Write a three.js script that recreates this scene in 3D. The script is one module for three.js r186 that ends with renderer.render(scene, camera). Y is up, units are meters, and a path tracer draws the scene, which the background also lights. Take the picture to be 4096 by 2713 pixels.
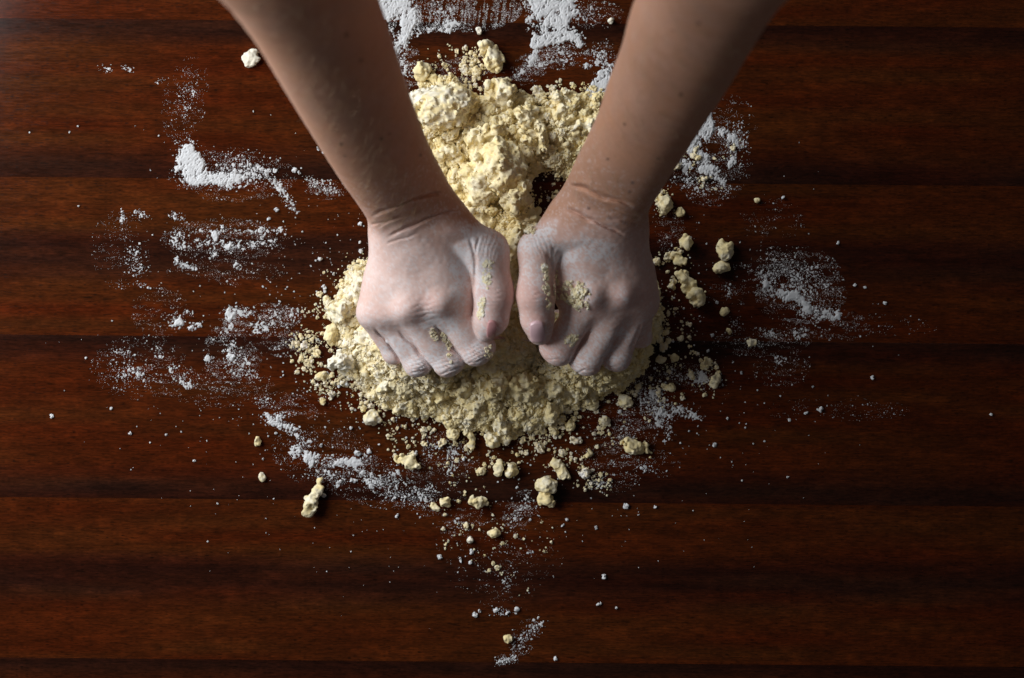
import * as THREE from 'three';
import { mergeGeometries } from 'three/addons/utils/BufferGeometryUtils.js';
import { RectAreaLightUniformsLib } from 'three/addons/lights/RectAreaLightUniformsLib.js';

// ------------------------------------------------------------------ camera, light, exposure
const W = 4096, HH = 2713, CAM = 0.92, K = 0.66 / W;          // camera height over the table, metres per photo pixel at the table top
const scene = new THREE.Scene();
scene.background = new THREE.Color(0.046, 0.044, 0.046);       // dim room around the table
const camera = new THREE.PerspectiveCamera(2 * Math.atan((HH * K) / 2 / CAM) * 180 / Math.PI, W / HH, 0.05, 20);
camera.position.set(0, CAM, 0);
camera.up.set(0, 0, -1);
camera.lookAt(0, 0, 0);
camera.focus = CAM - 0.022;
camera.userData.fStop = 4.5;
const renderer = new THREE.WebGLRenderer({ antialias: true });
renderer.setSize(1024, 678);
renderer.toneMapping = THREE.LinearToneMapping;
renderer.toneMappingExposure = 1;
renderer.shadowMap.enabled = true;
RectAreaLightUniformsLib.init();
const daylight = new THREE.RectAreaLight(new THREE.Color(0.95, 0.98, 1.0), 8.0, 1.0, 0.55);   // tall window on the left
daylight.position.set(-0.70, 0.53, -0.36);
daylight.lookAt(0, 0.35, -0.04);
daylight.name = 'window_light';
scene.add(daylight);

// ------------------------------------------------------------------ helpers
function rng(seed) { let s = seed >>> 0; return () => { s = (s + 0x6d2b79f5) | 0; let t = Math.imul(s ^ (s >>> 15), 1 | s); t = (t + Math.imul(t ^ (t >>> 7), 61 | t)) ^ t; return ((t ^ (t >>> 14)) >>> 0) / 4294967296; }; }
const clamp = (x, a, b) => (x < a ? a : x > b ? b : x), mix = (a, b, t) => a + (b - a) * t;
const smooth = (a, b, x) => { const t = clamp((x - a) / (b - a), 0, 1); return t * t * (3 - 2 * t); };
function h3(x, y, z) { let h = Math.imul(x, 374761393) ^ Math.imul(y, 668265263) ^ Math.imul(z, 2147483647 ^ 0x5bd1e995); h = Math.imul(h ^ (h >>> 13), 1274126177); h ^= h >>> 16; return (h >>> 0) / 4294967296; }
function n3(x, y, z) {                                          // value noise 0..1
  const xi = Math.floor(x), yi = Math.floor(y), zi = Math.floor(z);
  let u = x - xi, v = y - yi, w = z - zi; u = u * u * (3 - 2 * u); v = v * v * (3 - 2 * v); w = w * w * (3 - 2 * w);
  return mix(mix(mix(h3(xi, yi, zi), h3(xi + 1, yi, zi), u), mix(h3(xi, yi + 1, zi), h3(xi + 1, yi + 1, zi), u), v),
    mix(mix(h3(xi, yi, zi + 1), h3(xi + 1, yi, zi + 1), u), mix(h3(xi, yi + 1, zi + 1), h3(xi + 1, yi + 1, zi + 1), u), v), w);
}
function n2(x, y, s = 0) {
  const xi = Math.floor(x), yi = Math.floor(y); let u = x - xi, v = y - yi; u = u * u * (3 - 2 * u); v = v * v * (3 - 2 * v);
  return mix(mix(h3(xi, yi, s), h3(xi + 1, yi, s), u), mix(h3(xi, yi + 1, s), h3(xi + 1, yi + 1, s), u), v);
}
const fbm2 = (x, y, s) => 0.5 * n2(x, y, s) + 0.28 * n2(x * 2.1, y * 2.1, s + 7) + 0.15 * n2(x * 4.3, y * 4.3, s + 13) + 0.07 * n2(x * 8.7, y * 8.7, s + 19);
const gauss = (r) => (r() + r() + r() + r() - 2) * 0.87;
const smin = (a, b, k) => { const h = Math.max(k - Math.abs(a - b), 0) / k; return Math.min(a, b) - h * h * k * 0.25; };
// a point on the ray through photo pixel (px, py) at height h above the table, in metres
const U = (px, py, h) => { const f = K * (1 - h / CAM); return [(px - 2048) * f, h, (py - 1356.5) * f]; };
const used = {};
function numbered(name) { const n = used[name] = (used[name] ?? -1) + 1; return n ? name + '_' + String(n).padStart(3, '0') : name; }
function tag(o, label, category, group, kind) { if (label) o.userData.label = label; if (category) o.userData.category = category; if (group) o.userData.group = group; if (kind) o.userData.kind = kind; return o; }
function shade(o) { o.castShadow = true; o.receiveShadow = true; return o; }
function part(name, geometry, material, parent) { const m = shade(new THREE.Mesh(geometry, material)); m.name = parent === scene ? numbered(name) : name; parent.add(m); return m; }

// surface nets over a sparse grid: f(x, y, z) is a signed distance in metres
function mesher(f, lo, hi, cell, color, flatBottom) {
  const B = 8, S = B + 1, nb = [0, 1, 2].map((a) => Math.ceil((hi[a] - lo[a]) / (cell * B)));
  const blocks = [], verts = new Map(), pos = [];
  const key = (i, j, k) => (i * 4096 + j) * 4096 + k, reach = cell * B * 0.87 * 1.35 + cell;
  for (let a = 0; a < nb[0]; a++) for (let b = 0; b < nb[1]; b++) for (let c = 0; c < nb[2]; c++) {
    const ox = lo[0] + a * B * cell, oy = lo[1] + b * B * cell, oz = lo[2] + c * B * cell, half = B * cell / 2;
    if (Math.abs(f(ox + half, oy + half, oz + half)) > reach) continue;
    const v = new Float32Array(S * S * S);
    let any = 0, all = 1;
    for (let i = 0, n = 0; i < S; i++) for (let j = 0; j < S; j++) for (let k = 0; k < S; k++, n++) { v[n] = f(ox + i * cell, oy + j * cell, oz + k * cell); if (v[n] < 0) any = 1; else all = 0; }
    if (any && !all) blocks.push([a * B, b * B, c * B, v]);
  }
  const at = (v, i, j, k) => v[(i * S + j) * S + k];
  for (const [bi, bj, bk, v] of blocks) for (let i = 0; i < B; i++) for (let j = 0; j < B; j++) for (let k = 0; k < B; k++) {
    let x = 0, y = 0, z = 0, n = 0, neg = 0;
    for (let c = 0; c < 8; c++) if (at(v, i + (c & 1), j + ((c >> 1) & 1), k + (c >> 2)) < 0) neg++;
    if (!neg || neg === 8) continue;
    for (let e = 0; e < 3; e++) for (let q = 0; q < 4; q++) {
      const p = [0, 0, 0]; p[(e + 1) % 3] = q & 1; p[(e + 2) % 3] = q >> 1; const r = p.slice(); r[e] = 1;
      const d0 = at(v, i + p[0], j + p[1], k + p[2]), d1 = at(v, i + r[0], j + r[1], k + r[2]);
      if ((d0 < 0) === (d1 < 0)) continue;
      const t = d0 / (d0 - d1); x += mix(p[0], r[0], t); y += mix(p[1], r[1], t); z += mix(p[2], r[2], t); n++;
    }
    verts.set(key(bi + i, bj + j, bk + k), pos.length / 3);
    pos.push(lo[0] + (bi + i + x / n) * cell, lo[1] + (bj + j + y / n) * cell, lo[2] + (bk + k + z / n) * cell);
  }
  const index = [];
  for (const [bi, bj, bk, v] of blocks) for (let i = 0; i < B; i++) for (let j = 0; j < B; j++) for (let k = 0; k < B; k++) {
    const d = at(v, i, j, k);
    for (let e = 0; e < 3; e++) {
      const d1 = at(v, i + (e === 0), j + (e === 1), k + (e === 2));
      if ((d < 0) === (d1 < 0)) continue;
      const q = [];
      for (const [s, t] of [[-1, -1], [0, -1], [0, 0], [-1, 0]]) { const c = [bi + i, bj + j, bk + k]; c[(e + 1) % 3] += s; c[(e + 2) % 3] += t; q.push(verts.get(key(...c))); }
      if (q.some((x) => x === undefined)) continue;
      if (d < 0) index.push(q[0], q[1], q[2], q[0], q[2], q[3]); else index.push(q[0], q[2], q[1], q[0], q[3], q[2]);
    }
  }
  const N = pos.length / 3, nor = new Float32Array(N * 3), col = color ? new Float32Array(N * 3) : null, e = cell * 0.5;
  for (let n = 0; n < N; n++) {
    let x = pos[n * 3], y = pos[n * 3 + 1], z = pos[n * 3 + 2], gx, gy, gz;
    for (let it = 0; it < 2; it++) {
      gx = f(x + e, y, z) - f(x - e, y, z); gy = f(x, y + e, z) - f(x, y - e, z); gz = f(x, y, z + e) - f(x, y, z - e);
      const l = Math.hypot(gx, gy, gz) || 1; gx /= l; gy /= l; gz /= l;
      if (it === 0) { const d = clamp(f(x, y, z), -cell * 0.5, cell * 0.5) * 0.8; x -= gx * d; y -= gy * d; z -= gz * d; }
    }
    pos[n * 3] = x; pos[n * 3 + 1] = y; pos[n * 3 + 2] = z; nor[n * 3] = gx; nor[n * 3 + 1] = gy; nor[n * 3 + 2] = gz;
    if (col) { const c = color(x, y, z, gx, gy, gz); col[n * 3] = c[0]; col[n * 3 + 1] = c[1]; col[n * 3 + 2] = c[2]; }
  }
  const g = new THREE.BufferGeometry();
  g.setAttribute('position', new THREE.BufferAttribute(new Float32Array(pos), 3));
  g.setAttribute('normal', new THREE.BufferAttribute(nor, 3));
  if (col) g.setAttribute('color', new THREE.BufferAttribute(col, 3));
  g.setIndex(new THREE.BufferAttribute(new Uint32Array(index), 1));
  return g;
}

// ------------------------------------------------------------------ the table: wide veneered boards with a dark band where two leaves meet
const table = new THREE.Group(); table.name = 'table'; scene.add(table);
tag(table, 'dark reddish brown mahogany tabletop of wide boards under the flour and dough', 'table', null, 'structure');
table.rotation.y = -0.0095;
const edges = [-1900, -1250, -580, 92, 726, 1358, 2008, 2650, 3290, 3930, 4570];
function plankTexture(n, y0, y1) {
  const w = 2048, h = 384, data = new Uint8Array(w * h * 4), rough = new Uint8Array(w * h * 4), even = n % 2;   // leaves alternate: dark in the middle, dark along the edges
  const mmx = 750 / w, mmy = (y1 - y0) * K * 1000 / h, s = 100 * n + 5;
  const toS = (c) => Math.round(255 * Math.pow(clamp(c, 0, 1), 1 / 2.2));
  for (let j = 0; j < h; j++) for (let i = 0; i < w; i++) {
    const x = i * mmx, y = j * mmy, t = 1 - (j + 0.5) / h;                           // t = 0 at the far edge
    const wave = y + 2.2 * n2(x / 130, y / 40, s) + 0.7 * n2(x / 34, y / 16, s + 1);
    const tt = clamp(t + 0.05 * (n2(x / 160, 0.5, s + 2) - 0.5), 0, 1);
    let dark = even ? 1 - smooth(0.02, 0.2, tt) * (1 - smooth(0.74, 0.99, tt)) : 0.85 * smooth(0.3, 0.43, tt) * (1 - smooth(0.5, 0.72, tt));
    dark = clamp(dark * (0.6 + 0.6 * n2(x / 60, wave / 5, s + 3)) , 0, 1);
    const streak = n2(x / 60, wave / 1.6, s + 4), fine = n2(x / 6, wave / 0.55, s + 5), finer = n2(x / 1.9, wave / 0.5, s + 6);
    const mott = n2(x / 7, wave / 3.2, s + 8) * n2(x / 22, wave / 7, s + 9);          // ribbon figure across the grain
    const pore = smooth(0.74, 0.9, n2(x / 3.2, wave / 0.36, s + 10)) * (0.5 + 0.5 * n2(x / 20, wave / 6, s + 11));
    let red = mix(0.058, 0.078, streak) * (0.62 + 0.55 * fine) * (0.66 + 0.6 * finer) * (0.74 + 0.75 * mott);
    const brown = n2(x / 90, wave / 9, s + 12);
    let g = red * mix(0.11, 0.2, brown), b = red * mix(0.008, 0.022, brown);
    const k = mix(1, 0.37, dark) * (1 - 0.68 * pore);
    const o = (j * w + i) * 4;
    data[o] = toS(red * k * mix(1, 0.8, dark)); data[o + 1] = toS(g * k); data[o + 2] = toS(b * k * mix(1, 4, dark)); data[o + 3] = 255;
    const r = clamp(0.14 + 0.08 * pore + 0.06 * (fine - 0.5), 0, 1) * 255; rough[o] = rough[o + 1] = rough[o + 2] = r; rough[o + 3] = 255;
  }
  const make = (d, srgb) => { const t = new THREE.DataTexture(d, w, h); if (srgb) t.colorSpace = THREE.SRGBColorSpace; t.magFilter = THREE.LinearFilter; t.minFilter = THREE.LinearFilter; t.wrapS = THREE.MirroredRepeatWrapping; t.repeat.set(2, 1); t.offset.set(-0.5, 0); t.needsUpdate = true; return t; };
  return [make(data, true), make(rough, false)];
}
const woods = {};
for (let n = 0; n + 1 < edges.length; n++) {
  const src = n < 2 ? n + 2 : n > 7 ? n - 2 : n, y0 = edges[n], y1 = edges[n + 1];
  if (!woods[src]) { const [map, rough] = plankTexture(src, edges[src], edges[src + 1]); woods[src] = new THREE.MeshPhysicalMaterial({ map, roughnessMap: rough, roughness: 1, specularIntensity: 0.25, ior: 1.45 }); }
  const width = (y1 - y0) * K - 0.00005, g = new THREE.BoxGeometry(1.5, 0.028, width);
  const p = part('plank', g, woods[src], table); p.position.set(0, -0.014, ((y0 + y1) / 2 - 1356.5) * K);
}

// ------------------------------------------------------------------ the person: two bare forearms and fists as one skin
const MM = 0.001;
const J = (px, py, hmm, rpx) => { const [x, y, z] = U(px, py, hmm * MM); return [x, y, z, rpx * K * (1 - hmm * MM / CAM)]; };
function bone(a, b) {                                           // tapered capsule between two joints
  const bx = b[0] - a[0], by = b[1] - a[1], bz = b[2] - a[2], il = 1 / (bx * bx + by * by + bz * bz), dr = b[3] - a[3], [ax, ay, az, ar] = a;
  return (x, y, z) => { const px = x - ax, py = y - ay, pz = z - az, t = clamp((px * bx + py * by + pz * bz) * il, 0, 1), qx = px - bx * t, qy = py - by * t, qz = pz - bz * t; return Math.sqrt(qx * qx + qy * qy + qz * qz) - (ar + dr * t); };
}
function chain(js, k) { const bs = []; for (let i = 0; i + 1 < js.length; i++) bs.push(bone(js[i], js[i + 1])); return (x, y, z) => { let d = bs[0](x, y, z); for (let i = 1; i < bs.length; i++) d = smin(d, bs[i](x, y, z), k); return d; }; }
function lineDist(px, py, pts) {                                // distance to a polyline and how far along it, 0..1
  let best = 1e9, at = 0;
  for (let i = 0; i + 1 < pts.length; i++) {
    const [ax, ay] = pts[i], bx = pts[i + 1][0] - ax, by = pts[i + 1][1] - ay, t = clamp(((px - ax) * bx + (py - ay) * by) / (bx * bx + by * by), 0, 1), d = Math.hypot(px - ax - bx * t, py - ay - by * t);
    if (d < best) { best = d; at = (i + t) / (pts.length - 1); }
  }
  return [best, at];
}
function makeArm(A) {
  const rows = [[], []];
  A.arm.forEach(([px, py, h, half, flat], i) => {
    const q = A.arm[Math.min(i + 1, A.arm.length - 1)], p = A.arm[Math.max(i - 1, 0)], l = Math.hypot(q[0] - p[0], q[1] - p[1]), nx = -(q[1] - p[1]) / l, ny = (q[0] - p[0]) / l, o = half * flat, r = half * (1 - flat);
    rows[0].push(J(px + nx * o, py + ny * o, h, r)); rows[1].push(J(px - nx * o, py - ny * o, h, r));
  });
  const fine4 = (js) => { const out = [], n = js.length; for (let i = 0; i + 1 < n; i++) for (let q = 0; q < 4; q++) { const t = q / 4, a = js[Math.max(i - 1, 0)], b = js[i], c = js[i + 1], d = js[Math.min(i + 2, n - 1)]; out.push([0, 1, 2, 3].map((k) => 0.5 * (2 * b[k] + (c[k] - a[k]) * t + (2 * a[k] - 5 * b[k] + 4 * c[k] - d[k]) * t * t + (3 * b[k] - a[k] - 3 * c[k] + d[k]) * t * t * t))); } out.push(js[n - 1]); return out; };
  const near = (js, k) => { const bs = js.slice(1).map((b, i) => [bone(js[i], b), Math.min(js[i][1], b[1]) - 0.055, Math.max(js[i][1], b[1]) + 0.055]); return (x, y, z) => { let d = 0.04; for (const b of bs) if (y > b[1] && y < b[2]) d = smin(d, b[0](x, y, z), k); return d; }; };
  const r0 = near(fine4(rows[0]), 0.0003), r1 = near(fine4(rows[1]), 0.0003);
  const meta = A.meta.map(([a, b]) => bone(J(...a), J(...b))), fill = A.fill.map(([a, b]) => bone(J(...a), J(...b)));
  const fingers = A.fingers.map((f) => {                          // broad backs: two rods side by side under one skin
    const l = Math.hypot(f[1][0] - f[0][0], f[1][1] - f[0][1]), nx = -(f[1][1] - f[0][1]) / l, ny = (f[1][0] - f[0][0]) / l, side = (s) => chain(f.map(([x, y, h, r]) => J(x + s * nx * r * 0.3, y + s * ny * r * 0.3, h, r * 0.72)), 0.004), a = side(-1), b = side(1);
    return (x, y, z) => smin(a(x, y, z), b(x, y, z), 0.006);
  });
  const webs = A.fingers.slice(1).map((f, i) => { const e = A.fingers[i], m = (q, t, dh, r) => J(mix((e[0][0] + f[0][0]) / 2, (e[1][0] + f[1][0]) / 2, t), mix((e[0][1] + f[0][1]) / 2, (e[1][1] + f[1][1]) / 2, t), mix((e[0][2] + f[0][2]) / 2, (e[1][2] + f[1][2]) / 2, t) - dh, r); return bone(m(0, 0.0, 0, 50), m(0, 0.52, 4, 44)); });
  const thumb = chain(A.thumb.map((j) => J(...j)), 0.006);
  const knobs = A.knobs.map(([p, k]) => [J(...p), k]);
  for (const c of A.creases) { const X = c.pts.map((p) => p[0]), Y = c.pts.map((p) => p[1]), m = c.w * 6; c.box = [Math.min(...X) - m, Math.max(...X) + m, Math.min(...Y) - m, Math.max(...Y) + m]; }
  const wrist = U(...A.split.slice(0, 2), A.split[2] * MM);
  const f = (x, y, z, fine = true) => {
    const arm = smin(r0(x, y, z), r1(x, y, z), 0.02);
    if (y > wrist[1] + 0.045 || z < wrist[2] - 0.05) return arm;
    const sc = K * (1 - y / CAM), px = x / sc + 2048, py = z / sc + 1356.5;
    let palm = meta[0](x, y, z);
    for (let i = 1; i < meta.length; i++) palm = smin(palm, meta[i](x, y, z), 0.017);
    for (const b of fill) palm = smin(palm, b(x, y, z), 0.012);
    let d = smin(arm, palm, 0.016);
    let fi = 1e9;
    for (const b of fingers) fi = smin(fi, b(x, y, z), 0.002);
    for (const b of webs) fi = smin(fi, b(x, y, z), 0.004);
    d = smin(d, fi, 0.006);
    for (const [p, k] of knobs) d = smin(d, Math.hypot(x - p[0], y - p[1], z - p[2]) - p[3], k);
    d = smin(d, thumb(x, y, z), mix(0.012, 0.0012, smooth(A.web[0], A.web[1], py)));
    if (fine && d < 0.005 && d > -0.006) {
      for (const c of A.creases) { if (px < c.box[0] || px > c.box[1] || py < c.box[2] || py > c.box[3]) continue; const [q0, t] = lineDist(px + 5 * (n2(px / 30, py / 30, 21) - 0.5), py + 9 * (n2(px / 34, py / 34, 22) - 0.5), c.pts), q = q0, e = q / (c.w * (0.7 + 0.7 * n2(px / 40, py / 40, 23))); if (e < 6) { const ends = c.flat ? 1 : smooth(0, 0.18, t) * (1 - smooth(0.82, 1, t)); d += c.d * MM * ends * Math.exp(-e * e) - 0.3 * c.d * MM * ends * Math.exp(-(e / 3) * (e / 3)); } }
      for (const w of A.wrinkles) { const dx = px - w[0], dy = py - w[1], r2 = (dx * dx + dy * dy) / (w[2] * w[2]); if (r2 < 4) { const s = dx * w[3] + dy * w[4]; d += w[5] * MM * Math.exp(-r2 * 1.3) * Math.pow(Math.abs(Math.sin(s * Math.PI / w[6] + 2.2 * n2(px / 30, py / 30, 3))), 0.6) * -1 + w[5] * MM * 0.6 * Math.exp(-r2 * 1.3); } }
      d += 0.0006 * (n3(x * 75, y * 75, z * 75) - 0.5) + 0.00016 * (n3(x * 420, y * 420, z * 420) - 0.5);
    }
    return d;
  };
  return f;
}
const armLeft = {
  arm: [[1560, -1080, 520, 300, 0.1], [1010, -420, 320, 345, 0.12], [1120, -235, 288, 318, 0.15], [1243, 22, 240, 262, 0.2], [1342, 235, 200, 236, 0.22], [1434, 438, 160, 210, 0.25], [1536, 641, 118, 188, 0.3], [1630, 800, 84, 175, 0.36], [1667, 885, 70, 170, 0.38]],
  meta: [[[1578, 960, 63, 76], [1488, 1250, 49, 46]], [[1625, 940, 70, 80], [1522, 1240, 57, 54]], [[1680, 915, 74, 82], [1632, 1230, 65, 60]], [[1745, 895, 74, 80], [1765, 1200, 67, 62]], [[1790, 950, 72, 78], [1838, 1130, 66, 60]]],
  fill: [[[1640, 1010, 52, 88], [1640, 1215, 44, 85]], [[1810, 1030, 60, 88], [1846, 1205, 58, 60]], [[1550, 1120, 52, 60], [1530, 1230, 40, 52]], [[1690, 1180, 62, 66], [1730, 1265, 58, 58]]],
  fingers: [
    [[1482, 1266, 44, 42], [1580, 1410, 34, 46], [1565, 1400, 16, 42], [1560, 1300, 12, 36]],
    [[1516, 1248, 55, 50], [1676, 1450, 46, 58], [1660, 1438, 18, 52], [1640, 1320, 12, 42]],
    [[1630, 1238, 64, 56], [1798, 1447, 50, 63], [1780, 1434, 18, 54], [1755, 1310, 12, 44]],
    [[1765, 1210, 66, 60], [1914, 1400, 55, 66], [1895, 1388, 18, 56], [1860, 1280, 12, 46]],
  ],
  thumb: [[1800, 935, 76, 90], [1945, 1008, 74, 84], [1978, 1178, 72, 73], [1962, 1275, 67, 63], [1940, 1322, 62, 43]],
  knobs: [[[1490, 1250, 53, 26], 0.009], [[1630, 1232, 72, 28], 0.009], [[1765, 1205, 75, 26], 0.009]],
  split: [1667, 885, 70], web: [925, 985],
  creases: [
    { pts: [[1480, 870], [1560, 825], [1640, 798], [1720, 778], [1775, 768]], w: 9, d: 2.2 },
    { pts: [[1545, 952], [1620, 915], [1700, 880], [1770, 850], [1825, 836]], w: 7, d: 1.7 },
    { pts: [[1480, 900], [1540, 890], [1620, 860]], w: 6, d: 0.9 }, { pts: [[1500, 912], [1580, 880], [1660, 850]], w: 5, d: 0.5 }, { pts: [[1540, 980], [1600, 958], [1680, 930]], w: 5, d: 0.45 }, { pts: [[1660, 815], [1730, 800], [1800, 795]], w: 5, d: 0.4 },
    { pts: [[1880, 945], [1890, 990], [1902, 1040], [1902, 1110], [1900, 1180]], w: 8, d: 1.2 },
    { pts: [[1916, 940], [1908, 985], [1903, 1030]], w: 6, d: 0.9 },
    { pts: [[1490, 1310], [1550, 1365], [1608, 1450]], w: 6, d: 1.3 }, { pts: [[1590, 1325], [1655, 1385], [1735, 1485]], w: 6, d: 1.3 }, { pts: [[1735, 1295], [1790, 1370], [1862, 1460]], w: 7, d: 1.3 },
    { pts: [[1640, 1495], [1680, 1482], [1725, 1480]], w: 4, d: 0.5 }, { pts: [[1755, 1497], [1800, 1486], [1845, 1470]], w: 4, d: 0.5 }, { pts: [[1870, 1455], [1905, 1450], [1950, 1430]], w: 4, d: 0.5 },
  ],
  wrinkles: [[1680, 1475, 48, 0.35, 0.93, 0.45, 15], [1797, 1470, 50, 0.3, 0.95, 0.45, 16], [1910, 1425, 50, 0.45, 0.89, 0.4, 16], [1950, 985, 75, 0.95, 0.3, 0.35, 17], [1975, 1180, 50, 0.1, 1, 0.35, 18], [1700, 1250, 60, 0.2, 1, 0.25, 22]],
};
const armRight = {
  arm: [[2420, -1080, 520, 300, 0.1], [3010, -420, 320, 345, 0.12], [2925, -230, 282, 305, 0.15], [2850, -60, 250, 264, 0.2], [2766, 110, 219, 245, 0.2], [2704, 254, 188, 224, 0.22], [2625, 410, 160, 205, 0.25], [2556, 552, 133, 187, 0.3], [2451, 739, 95, 176, 0.36], [2405, 850, 73, 170, 0.38]],
  meta: [[[2497, 940, 63, 76], [2566, 1205, 46, 48]], [[2450, 915, 70, 80], [2556, 1190, 55, 56]], [[2395, 895, 74, 80], [2490, 1178, 63, 60]], [[2335, 885, 74, 78], [2364, 1182, 68, 62]], [[2300, 950, 72, 76], [2280, 1110, 66, 60]]],
  fill: [[[2430, 1010, 52, 86], [2460, 1190, 44, 85]], [[2275, 1030, 60, 86], [2282, 1190, 58, 62]], [[2520, 1090, 52, 60], [2540, 1190, 40, 52]], [[2420, 1150, 62, 66], [2400, 1235, 57, 58]]],
  fingers: [
    [[2572, 1240, 40, 42], [2560, 1350, 24, 40], [2530, 1350, 14, 40], [2510, 1250, 12, 36]],
    [[2566, 1208, 52, 48], [2458, 1428, 45, 60], [2455, 1416, 18, 52], [2450, 1310, 12, 42]],
    [[2488, 1184, 61, 56], [2340, 1442, 51, 63], [2345, 1430, 18, 54], [2350, 1310, 12, 44]],
    [[2362, 1190, 66, 58], [2226, 1398, 55, 66], [2230, 1388, 18, 54], [2240, 1280, 12, 46]],
  ],
  thumb: [[2268, 905, 76, 88], [2152, 1000, 76, 73], [2143, 1183, 75, 71], [2150, 1275, 71, 60], [2158, 1332, 66, 48]],
  knobs: [[[2562, 1200, 56, 26], 0.009], [[2492, 1178, 72, 28], 0.009], [[2364, 1185, 76, 26], 0.009]],
  split: [2405, 850, 73], web: [960, 1030],
  creases: [
    { pts: [[2270, 742], [2330, 752], [2400, 778], [2470, 800], [2540, 830]], w: 9, d: 2.2 },
    { pts: [[2255, 832], [2310, 855], [2366, 881], [2440, 915], [2505, 945]], w: 7, d: 1.6 },
    { pts: [[2430, 865], [2500, 888], [2575, 898]], w: 6, d: 0.7 }, { pts: [[2440, 835], [2500, 860], [2570, 872]], w: 5, d: 0.4 },
    { pts: [[2185, 1000], [2200, 1045], [2206, 1080], [2202, 1130], [2215, 1210]], w: 8, d: 1.3 },
    { pts: [[2216, 985], [2212, 1020], [2207, 1060]], w: 6, d: 0.8 },
    { pts: [[2361, 1318], [2330, 1370], [2275, 1465]], w: 7, d: 1.4 }, { pts: [[2478, 1330], [2450, 1390], [2397, 1488]], w: 7, d: 1.4 }, { pts: [[2565, 1290], [2545, 1345], [2520, 1400]], w: 6, d: 0.6 },
    { pts: [[2300, 1490], [2340, 1478], [2380, 1485]], w: 4, d: 0.5 }, { pts: [[2410, 1478], [2450, 1468], [2495, 1470]], w: 4, d: 0.5 }, { pts: [[2180, 1440], [2220, 1435], [2260, 1445]], w: 4, d: 0.4 },
  ],
  wrinkles: [[2337, 1470, 52, -0.3, 0.95, 0.45, 16], [2452, 1445, 62, -0.2, 0.97, 0.5, 16], [2222, 1425, 48, -0.4, 0.9, 0.3, 16], [2160, 980, 70, 0.95, -0.35, 0.35, 17], [2141, 1185, 48, 0, 1, 0.3, 18], [2490, 1330, 50, 0.4, 0.9, 0.25, 18]],
};
const sdfL = makeArm(armLeft), sdfR = makeArm(armRight);
// flour dusted on the skin: [px, py, radius x, radius y, turn, amount]
const dust = [
  [1930, 960, 95, 60, 0.5, 1.0], [1850, 1040, 60, 110, 0.3, 0.85], [1830, 1180, 50, 110, 0.2, 0.6], [1760, 1290, 100, 55, 0.2, 0.8], [1690, 1260, 70, 45, 0, 0.4], [1935, 1090, 40, 100, 0, 0.8], [1925, 1230, 28, 90, 0, 0.7], [1930, 1330, 35, 50, 0, 0.6],
  [1680, 1455, 95, 85, 0, 0.75], [1797, 1450, 95, 85, 0, 0.75], [1900, 1410, 100, 80, 0, 0.7], [1570, 1400, 60, 70, 0.6, 0.7], [1740, 1390, 60, 70, 0.4, 0.55], [1640, 1380, 50, 80, 0.4, 0.55], [1850, 1340, 60, 70, 0, 0.5], [1530, 1340, 40, 60, 0.4, 0.5], [1680, 1080, 190, 190, 0, 0.2], [1760, 860, 120, 60, -0.4, 0.22],
  [2150, 960, 90, 70, -0.5, 0.95], [2140, 1080, 60, 90, 0, 0.55], [2270, 1020, 90, 65, 0, 0.8], [2380, 1000, 95, 65, 0.2, 0.75], [2440, 1050, 90, 45, 0.3, 0.45], [2310, 1090, 70, 60, 0, 0.5], [2497, 1180, 20, 46, -0.3, 0.6], [2350, 1180, 50, 60, 0.3, 0.75], [2250, 1250, 50, 60, 0, 0.4],
  [2337, 1455, 90, 85, 0, 0.65], [2452, 1430, 90, 105, 0, 0.65], [2500, 1340, 60, 60, 0, 0.6], [2225, 1430, 60, 60, 0, 0.45], [2400, 1360, 60, 90, 0.3, 0.55], [2290, 1330, 60, 80, 0.4, 0.5], [2400, 1200, 180, 160, 0, 0.22], [2180, 1200, 40, 110, 0, 0.4], [2380, 860, 110, 60, 0.3, 0.1],
];
const moles = [[1385, 139, 12], [1443, 241, 9], [1525, 555, 9], [1365, 577, 10], [1379, 624, 6], [1682, 621, 7], [1558, 535, 6], [2795, 93, 9], [2694, 122, 6], [2725, 379, 11], [2498, 497, 8], [2431, 636, 8], [2531, 731, 9], [2518, 767, 8], [2355, 834, 9], [2633, 635, 6]];
const flesh = [[1700, 1240, 70, 0.7], [1600, 1250, 50, 0.4], [1975, 1180, 75, 0.8], [1975, 1280, 60, 0.8], [2140, 1190, 80, 0.7], [2160, 1290, 60, 0.8], [2497, 1190, 45, 0.5], [1500, 1265, 45, 0.3], [2380, 1210, 60, 0.3], [2222, 1400, 60, 0.5], [1900, 1400, 60, 0.4], [2570, 1190, 40, 0.4]];
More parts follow.
